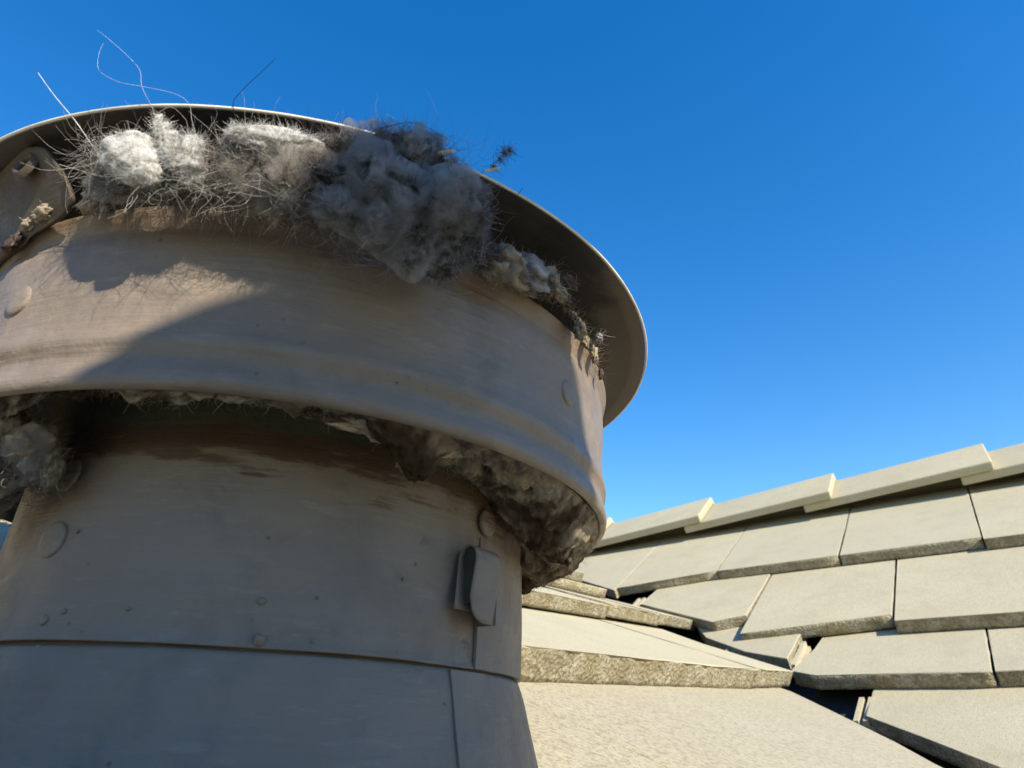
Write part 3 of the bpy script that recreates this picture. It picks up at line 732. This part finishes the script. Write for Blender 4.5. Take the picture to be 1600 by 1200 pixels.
fluff('lint_crumb', [(152, 315, 1.42, 15, TAN, (1.4, .8, .8)), (172, 300, 1.42, 13, TAN, (1, 1, .8)), (138, 327, 1.41, 8, TAN, (1.2, .8, .8))], 'pale felted lint crumb at the band top right of the strap', nf=900, flen=(.01, .05), amp=.6, mat=M_felt)
fluff('lint_crumb', [(68, 334, 1.41, 12, TAN, (1.4, .8, .6)), (45, 352, 1.40, 9, TAN, (1.2, 1, .6)), (20, 380, 1.39, 12, BROWN, (1.5, 1, .5))], 'small pale lint flake stuck on the strap at the left edge', nf=600, flen=(.01, .05), amp=.6, mat=M_felt)
fluff('lint_mat', [(785, 415, 1.43, 30, TAN, (1.3, .8, .7)), (825, 425, 1.44, 26, PALE, (1.3, .9, .7)), (855, 437, 1.44, 20, TAN, (1, 1, .7)), (820, 450, 1.40, 14, TAN, (1.6, .8, .6)), (880, 470, 1.41, 14, BROWN, (1.2, 1, .6)), (895, 500, 1.40, 11, BROWN, (1, 1.3, .6)), (915, 535, 1.39, 8, TAN, (.8, 1.4, .6)), (760, 402, 1.44, 20, BROWN, (1, 1, .7)), (935, 528, 1.45, 6, PALE, (1, 1, 1)), (845, 455, 1.42, 14, BROWN, (1.6, .7, .6)), (905, 515, 1.42, 12, TAN, (1, 1.3, .6)), (928, 555, 1.39, 9, TAN, (.8, 1.6, .6)), (938, 585, 1.385, 6, BROWN, (.8, 1.6, .6)), (870, 455, 1.45, 14, TAN, (1.3, .8, .6)), (890, 440, 1.47, 12, BROWN, (1.6, .6, .6))],
      'beige felted lint mat squeezed out at the right end of the band top', nf=2600, flen=(.02, .11), amp=.55, mat=M_felt)
fluff('lint_wisp', [(795, 236, 1.66, 3, GREY, (1.6, .7, 1)), (788, 240, 1.66, 3, GREY, (1, 1, 1)), (780, 249, 1.66, 2, GREY, (1, 1, 1)), (772, 262, 1.66, 2, GREY, (.8, 1.6, 1))], 'tiny dark lint wisp floating off right of the cap rim', nf=14000, flen=(.02, .08), core=.4, cloud=M_cloud, ck=2.2, amp=.5, cat='lint')
fluff('lint_wad', [(8, 672, 1.20, 26, TAN, (1.2, 1, .7)), (45, 690, 1.17, 24, TAN, (1.3, .8, .7)), (15, 705, 1.16, 28, BROWN, (1, 1.2, .7)), (62, 715, 1.13, 20, PALE, (1, 1.2, .7)), (82, 738, 1.10, 12, TAN, (.9, 1.3, .7)), (35, 735, 1.12, 22, BROWN, (1.1, 1, .7)), (5, 745, 1.14, 24, TAN, (1, 1, .7)), (60, 752, 1.08, 9, TAN, (.9, 1.4, .7)), (-35, 700, 1.2, 50, TAN, (1, 1.2, .8)), (10, 778, 1.10, 12, BROWN, (1, 1.4, .7)), (-35, 770, 1.15, 36, TAN, (1, 1.1, .8))],
      'tan lint wad hanging under the left side of the band against the pipe', nf=1500, flen=(.03, .15), core=.85, amp=.5, mat=M_felt, cloud=M_cloudb, ck=1.15)

# felted mat plugging the gap between the pipe and the underside of the band
def under_mat():
    org = VL(1.15, 150, .75); root = empty('lint_mat', VM @ Matrix.Translation(org), 'crusty brown and beige felted lint mat packed under the band around the pipe', 'lint')
    NT_, NS = 900, 64; vs, tin = [], []
    for i in range(NT_):
        th = 60+190*i/(NT_-1)       # bearings 60..250, right side to left side
        rg = sm(158, 142, th)       # right part fills the whole gap
        drop = .09*math.exp(-((th-146)/8)**2)
        low = sm(135, 108, th)
        for j in range(NS):
            s = j/(NS-1); q = Vector((math.sin(R(th))*3, math.cos(R(th))*3, s*1.0))
            r_in = 1.0*rg+(1-rg)*(1.205+.05*noise.noise(q*2.3))
            r = 1.318+(r_in-1.318)*s
            z = .772-.012*math.sin(math.pi*s)
            z -= low*(.12*math.sin(math.pi*min(1, s*.85+.05)))
            z -= drop*math.sin(math.pi*min(1, s*1.1))*1.0
            if rg < 1: z += (1-rg)*(.16*sm(.55, 1, s)+.03*s)
            z += rg*(1-low)*.035*s-low*rg*.03*s
            f = noise.fractal(q*2.2, .75, 2.1, 6); rid = abs(noise.noise(q*5.5)); cell = noise.cell(q*6)
            hole = max(0, noise.noise(q*3.1+Vector((5, 1, 2)))-.28)*.55
            e = sm(0, .06, s)*(1 if rg < .5 else sm(1, .93, s))
            z += (-.042*f-.010*rid+hole*.6+.007*noise.noise(q*11)+.005*noise.noise(q*27))*(e*.9+.1)
            r += (.02*noise.noise(q*6+Vector((9, 0, 0)))+.005*noise.noise(q*21))*e
            vs.append(VL(r, th, z)-org)
            w = noise.fractal(q*1.6+Vector((3, 3, 3)), .8, 2, 4)
            a = np.array(TAN)*1.05; b = np.array((.07, .048, .032)); k_ = sm(-.25, .45, w+.35*noise.noise(q*9)-hole*3.5+.25*low+.35*math.exp(-((th-148)/7)**2))  # shade painted darker into the holes, over the brown patches
            tin.append(a*k_+b*(1-k_))
    fs = [(i*NS+j, i*NS+j+1, (i+1)*NS+j+1, (i+1)*NS+j) for i in range(NT_-1) for j in range(NS-1)]
    b = mesh_obj('lint_body', vs, fs, M_felt, root, True)
    ca = b.data.color_attributes.new('tint', 'FLOAT_COLOR', 'POINT'); a4 = np.ones((len(tin), 4), np.float32); a4[:, :3] = tin; ca.data.foreach_set('color', a4.reshape(-1))
    N = 5000; V_ = np.array(vs); idx = rng.integers(0, len(vs), N)
    d = rng.normal(size=(N, 3)); d[:, 2] -= .4
    f = fibre_mesh('lint_fibres', V_[idx], d, rng.uniform(.01, .05, N)*S, .0007*S, np.clip(np.array(tin)[idx]*rng.uniform(.7, 1.8, (N, 1)), .01, .8), M_fibre, root, K=6, curl=.5)
    f['kind'] = 'stuff'
under_mat()
fluff('lint_flap', [(665, 685, 1.20, 24, (.50, .43, .35), (1.2, 1.1, .5)), (690, 690, 1.22, 20, (.50, .43, .35), (1.4, .8, .5)), (628, 715, 1.10, 8, (.50, .43, .35), (.7, 2.0, .5)), (640, 690, 1.18, 16, (.50, .43, .35), (1, 1.2, .5)), (560, 660, 1.24, 14, (.50, .43, .35), (2.4, .7, .5)), (510, 648, 1.25, 12, BROWN, (2.2, .7, .5)), (600, 672, 1.22, 16, (.50, .43, .35), (1.4, .8, .5))],
      'pale beige lint flap drooping from under the middle of the band', nf=1100, flen=(.015, .07), core=.9, amp=.5, mat=M_felt)

# loose individual hairs
def strand(label, pts, rad, tint, cat='hair'):
    P = [at(x, y, r) for x, y, r in pts]; org = P[0].copy(); out = []
    Q = [P[0]]+P+[P[-1]]
    for i in range(1, len(Q)-2):
        for s in range(8):
            t = s/8; a, b, c_, d = Q[i-1:i+3]; out.append(.5*((2*b)+(-a+c_)*t+(2*a-5*b+4*c_-d)*t*t+(-a+3*b-3*c_+d)*t**3))
    out.append(P[-1]); vs, fs = [], []
    for i, p in enumerate(out):
        tg = (out[min(i+1, len(out)-1)]-out[max(i-1, 0)]).normalized(); u = tg.orthogonal().normalized(); v = tg.cross(u)
        rr = rad*.62*S*(1-.4*i/len(out))
        for k in range(5): a = 2*math.pi*k/5; vs.append(p-org+(u*math.cos(a)+v*math.sin(a))*rr)
    for i in range(len(out)-1):
        for k in range(5): fs.append((i*5+k, i*5+(k+1) % 5, (i+1)*5+(k+1) % 5, (i+1)*5+k))
    o = mesh_obj('loose_hair', vs, fs, M_fibre, None, True); o.matrix_world = VM @ Matrix.Translation(org)
    ca = o.data.color_attributes.new('tint', 'FLOAT_COLOR', 'POINT'); ca.data.foreach_set('color', [*tint, 1]*len(vs))
    return tag(o, label, cat)
strand('straight white hair sticking out leftmost above the cap rim', [(165, 258, 1.52), (140, 222, 1.54), (118, 190, 1.56), (85, 150, 1.56), (60, 115, 1.56)], .0032, (.75, .75, .75))
strand('pale hair rising in an S curve above the forked white streak', [(246, 200, 1.54), (238, 170, 1.57), (222, 137, 1.60), (218, 110, 1.62), (196, 85, 1.64), (165, 58, 1.66), (152, 48, 1.67)], .0011, (.7, .72, .75))
strand('pale hair looping sideways across the sky above the white streak', [(310, 225, 1.54), (300, 190, 1.56), (295, 163, 1.58), (272, 147, 1.6), (222, 136, 1.6), (186, 129, 1.62), (156, 112, 1.64), (154, 88, 1.65), (162, 68, 1.66)], .0010, (.7, .72, .75))
strand('dark hair standing up above the right end of the flat white tuft', [(372, 200, 1.56), (364, 163, 1.58), (380, 140, 1.59), (404, 117, 1.60), (430, 92, 1.62)], .0022, (.03, .03, .035))
strand('short white hair on the dark cap underside left of the puff', [(160, 278, 1.50), (128, 268, 1.50), (93, 258, 1.50)], .0022, (.75, .73, .7))
strand('dark hair curling over the top of the big grey clump', [(560, 215, 1.63), (600, 200, 1.66), (640, 192, 1.68), (672, 202, 1.66), (690, 215, 1.66)], .0016, (.03, .03, .035))
strand('short dark hair on the cap rim right of the big grey clump', [(808, 305, 1.57), (812, 300, 1.575), (816, 294, 1.58)], .0016, (.03, .03, .03))
strand('bright short hair below the bottom of the big grey clump', [(645, 400, 1.48), (655, 412, 1.48), (662, 428, 1.46)], .0028, (.6, .58, .52))
strand('thin curved straw-coloured hair on the band below the grey clump', [(708, 458, 1.36), (722, 460, 1.36), (738, 456, 1.36)], .0024, (.5, .42, .3))
strand('thin hair hanging on the band below the dark wad', [(384, 325, 1.40), (374, 338, 1.39), (364, 350, 1.38)], .0030, (.6, .55, .45))
strand('faint hair hanging lower on the band right of the other one', [(418, 335, 1.38), (412, 350, 1.37), (404, 372, 1.365)], .0016, (.5, .42, .32))
# loose white hairs in front of the stringy part
def stray(label, box, n, r, flen, rad, ori, seed, tint=(.75, .75, .72)):
    x0, y0, x1, y1 = box; P = np.array([at(rng.uniform(x0, x1), rng.uniform(y0, y1), r) for _ in range(n)]); org = P.mean(0)
    root_m = VM @ Matrix.Translation(Vector(org)); d = rng.normal(size=(n, 3))*.9+np.array(ori)
    o = fibre_mesh('stray_hairs', P-org, d, rng.uniform(*flen, n)*S, rad*S, np.tile(np.array(tint), (n, 1))*rng.uniform(.5, 1.1, (n, 1)), M_fibre, None, K=9, curl=.42)
    o.matrix_world = root_m; tag(o, label, 'hair', None, 'stuff')
stray('loose white hairs crossing the stringy lint below the cap', (200, 225, 480, 305), 420, 1.54, (.05, .18), .0006, (.5, 0, -.5), 1)
stray('pale hairs fanning out at the left end of the lint under the cap', (120, 205, 175, 270), 50, 1.53, (.06, .20), .0006, (.5, 0, -.7), 2)
stray('fine grey hairs round the big lint clump', (510, 220, 760, 410), 420, 1.63, (.05, .2), .0005, (0, 0, -.1), 3, (.4, .4, .42))
stray('fine pale hairs at the lower edge of the big clump', (570, 380, 760, 420), 90, 1.5, (.04, .13), .0005, (0, 0, -.6), 4, (.45, .42, .4))
# straw splinters
for lab, A, B, w in (('short straw splinter sticking out of the grey clump above the rim', (683, 240, 1.66), (712, 236, 1.68), .022), ('pale straw splinter at the right tip of the grey clump', (757, 268, 1.66), (782, 262, 1.67), .015)):
    a, b = at(*A), at(*B); d = (b-a); u = d.orthogonal().normalized(); v = d.normalized().cross(u); vs = []
    for f, ww in ((0, .6), (.3, 1), (.75, .8), (1, .25)):
        p = d*f+u*.004*S*math.sin(f*7)
        for k in range(6): an = math.pi*k/3; vs.append(p+(u*math.cos(an)*.5+v*math.sin(an))*w*ww*S*.34)
    fs = [(j*6+k, j*6+(k+1) % 6, (j+1)*6+(k+1) % 6, (j+1)*6+k) for j in range(3) for k in range(6)]+[tuple(range(5, -1, -1)), tuple(range(18, 24))]
    o = mesh_obj('straw_splinter', vs, fs, M_splinter); o.matrix_world = VM @ Matrix.Translation(a); tag(o, lab, 'straw')

# ------------------------------------------------------------------ the photographer, kneeling behind the phone (casts the shade on the vent)
M_skin = simple('skin', (.45, .27, .19), .55, 30, .1, .1); M_cloth = simple('grey_sweatshirt', (.16, .17, .19), .95, 200, .15)
M_jean = simple('jeans', (.06, .08, .14), .9, 250, .2); M_hairm = simple('brown_hair', (.05, .03, .02), .6, 400, .4); M_shoe = simple('shoe_rubber', (.05, .05, .05), .7)
e_ = R(SUN_EL)
def uvt(u, v, t):
    a = R(SUN_AZ); h = Vector((math.sin(a), math.cos(a), 0))
    return Vector((-h.y, h.x, 0))*u+(Vector((0, 0, math.cos(e_)))-h*math.sin(e_))*v+sd*t
def zL(x, y): return (V0.dot(nL)-nL.x*x-nL.y*y)/nL.z
pbase = Vector((3.6, -6.2, zL(3.6, -6.2)+.3))
person = empty('person', Matrix.Translation(W(pbase)), 'person in hooded grey sweatshirt and jeans kneeling on the roof holding a phone', 'person')
def skin(name, pts, edges, mat, parent=person, sub=2):
    bm = bmesh.new(); vv = [bm.verts.new((Vector(p[:3])-pbase)*S) for p in pts]
    for a, b in edges: bm.edges.new((vv[a], vv[b]))
    me = bpy.data.meshes.new(name); bm.to_mesh(me); bm.free(); o = bpy.data.objects.new(name, me); C.objects.link(o); o.parent = parent
    me.materials.append(mat); o.modifiers.new('k', 'SKIN'); sv = me.skin_vertices[0].data
    for i, p in enumerate(pts):
        r = p[3]*S; rx = p[4]*S if len(p) > 4 else r; sv[i].radius = (r, rx); sv[i].use_root = (i == 0)
    m = o.modifiers.new('s', 'SUBSURF'); m.levels = m.render_levels = sub
    for f in me.polygons: f.use_smooth = True
    return o
hip = Vector((3.6, -6.6, -.5)); chest = uvt(.60, .52, 6.2); neck = uvt(.76, .75, 5.9); head = uvt(.96, 1.00, 5.2)
shA = uvt(-.12, 1.08, 5.8); shB = uvt(1.33, 1.44, 6.4)
waist = hip.lerp(chest, .5)
phc = Vector((.42, -.10, -.12))
handA = phc+Vector((-.95, -.25, -.45)); handB = phc+Vector((1.0, -.25, -.35))
elA = (shA+handA)/2+Vector((-.9, -.9, -.7)); elB = (shB+handB)/2+Vector((1.0, -.6, -.9))
knA = Vector((2.3, -5.6, zL(2.3, -5.6)+.85)); knB = Vector((4.9, -5.0, zL(4.9, -5.0)+.85))
ftA = Vector((3.6, -8.8, zL(3.6, -8.8)+.65)); ftB = Vector((6.1, -8.2, zL(6.1, -8.2)+.65))
skin('body', [(*hip, 1.05, .95), (*waist, 1.05, .9), (*chest, 1.30, 1.15), (*uvt(.7, .68, 6.0), .75), (*neck, .6), (*shA, .62), (*elA, .42), (*handA.lerp(elA, .12), .27), (*shB, .62), (*elB, .42), (*handB.lerp(elB, .12), .27)],
     [(0, 1), (1, 2), (2, 3), (3, 4), (2, 5), (5, 6), (6, 7), (2, 8), (8, 9), (9, 10)], M_cloth)
skin('trousers', [(*hip, 1.0), (*(hip.lerp(knA, .5)), .75), (*knA, .58), (*(knA.lerp(ftA, .5)), .5), (*ftA, .33), (*(hip.lerp(knB, .5)), .75), (*knB, .58), (*(knB.lerp(ftB, .5)), .5), (*ftB, .33)],
     [(0, 1), (1, 2), (2, 3), (3, 4), (0, 5), (5, 6), (6, 7), (7, 8)], M_jean)
for f_, k_ in ((ftA, knA), (ftB, knB)):
    d = (f_-k_).normalized(); skin('shoe', [(*(f_-d*.1), .42), (*(f_+d*.5), .42, .36), (*(f_+d*.9+Vector((0, 0, -.35))), .36, .45), (*(f_+d*.6+Vector((0, 0, -.6))), .3, .42)], [(0, 1), (1, 2), (2, 3)], M_shoe)
# head looks towards the phone
look = (phc-head).normalized(); side = look.cross(Vector((0, 0, 1))).normalized(); hup = side.cross(look)
HM = Matrix((side, look, hup)).transposed()
def head_mesh():
    bm = bmesh.new(); bmesh.ops.create_icosphere(bm, subdivisions=5, radius=1)
    for v in bm.verts:
        p = v.co.copy(); x, y, z = p
        q = Vector((x*.66, y*.82, z*1.0))
        q.x *= 1-.28*sm(-.1, -1, z); q.y *= 1-.18*sm(-.2, -1, z) if y < 0 else 1
        if y > 0:
            q.y += .22*math.exp(-(x/.13)**2-((z+.12)/.20)**2)+.05*math.exp(-(x/.09)**2-((z-.1)/.25)**2)      # nose
            q.y -= .09*(math.exp(-((abs(x)-.33)/.14)**2-((z-.08)/.11)**2))                                       # eye sockets
            q.y += .05*math.exp(-(x/.26)**2-((z+.45)/.06)**2)-.035*math.exp(-(x/.28)**2-((z+.50)/.02)**2)+.05*math.exp(-(x/.24)**2-((z+.56)/.05)**2)
            q.y += .07*math.exp(-(x/.2)**2-((z+.82)/.14)**2)
        v.co = (HM @ q+head-pbase)*S
    return bm_obj('head', bm, M_skin, person, True)
hd = head_mesh()
M_eye = simple('eye_white', (.7, .7, .68), .2); M_iris = simple('iris', (.06, .04, .03), .2)
for sx in (-1, 1):
    bm = bmesh.new(); bmesh.ops.create_uvsphere(bm, u_segments=16, v_segments=10, radius=.105*S)
    for v in bm.verts: v.co += (HM @ Vector((sx*.23, .66, .08))+head-pbase)*S
    bm_obj('eye', bm, M_eye, person, True)
    bm = bmesh.new(); bmesh.ops.create_uvsphere(bm, u_segments=12, v_segments=8, radius=.05*S)
    for v in bm.verts: v.co += (HM @ Vector((sx*.23, .73, .07))+head-pbase)*S
    bm_obj('iris', bm, M_iris, person, True)
    bm = bmesh.new(); bmesh.ops.create_icosphere(bm, subdivisions=3, radius=1)
    for v in bm.verts: v.co = (HM @ (Vector((v.co.x*.06, v.co.y*.14, v.co.z*.22))+Vector((sx*.66, -.05, 0)))+head-pbase)*S
    bm_obj('ear', bm, M_skin, person, True)
def shell(name, mat, scale, cond, off=Vector((0, 0, 0))):
    bm = bmesh.new(); bmesh.ops.create_icosphere(bm, subdivisions=5, radius=1)
    kill = [v for v in bm.verts if not cond(v.co)]; bmesh.ops.delete(bm, geom=kill, context='VERTS')
    for v in bm.verts:
        p = v.co*(1+.03*noise.noise(v.co*5)); v.co = (HM @ (Vector((p.x*scale[0], p.y*scale[1], p.z*scale[2]))+off)+head-pbase)*S
    o = bm_obj(name, bm, mat, person, True); m = o.modifiers.new('s', 'SOLIDIFY'); m.thickness = .05*S; return o
shell('hair', M_hairm, (.70, .86, 1.04), lambda c_: c_.y < .45+.4*(c_.z-.6) if c_.z > .2 else c_.y < -.05)
shell('hood', M_cloth, (.80, 1.0, 1.35), lambda c_: c_.y < .30 and c_.z < .93 or c_.y < -.1, Vector((0, -.08, -.25)))
# phone and hands
bm = bmesh.new(); bmesh.ops.create_cube(bm, size=1)
for v in bm.verts: v.co = Vector((v.co.x*1.34, v.co.y*.07, v.co.z*.66))*S
bmesh.ops.bevel(bm, geom=[e for e in bm.edges if abs((e.verts[0].co-e.verts[1].co).y) > .01*S], offset=.08*S, segments=5, affect='EDGES')
M_phone = simple('black_phone_glass', (.02, .02, .022), .15, 10, .1, 0)
ph = bm_obj('phone', bm, M_phone); ph.matrix_world = Matrix.Translation(W(phc)) @ Matrix((right, F_, up)).transposed().to_4x4(); tag(ph, 'black phone held sideways in both hands behind the lens', 'phone')
for s_, hc in ((-1, handA), (1, handB)):
    pc = phc+Vector((s_*.80, -.22, -.12))
    skin('hand', [(*hc, .24), (*hc.lerp(pc, .6), .26, .18), (*pc, .30, .16)], [(0, 1), (1, 2)], M_skin)
    for k, (L, dz) in enumerate(((.52, .22), (.60, .08), (.56, -.06), (.44, -.20))):
        a = pc+Vector((0, .02, dz)); skin('finger', [(*a, .085), (*(a+Vector((s_*.02, .24, .03))), .08), (*(a+Vector((-s_*L*.35, .31, .03))), .074), (*(a+Vector((-s_*L*.62, .27, .02))), .062)], [(0, 1), (1, 2), (2, 3)], M_skin, sub=2)
    a = pc+Vector((0, -.04, -.12)); skin('thumb', [(*a, .11), (*(a+Vector((-s_*.22, -.06, .10))), .095), (*(a+Vector((-s_*.42, .02, .16))), .08)], [(0, 1), (1, 2)], M_skin)
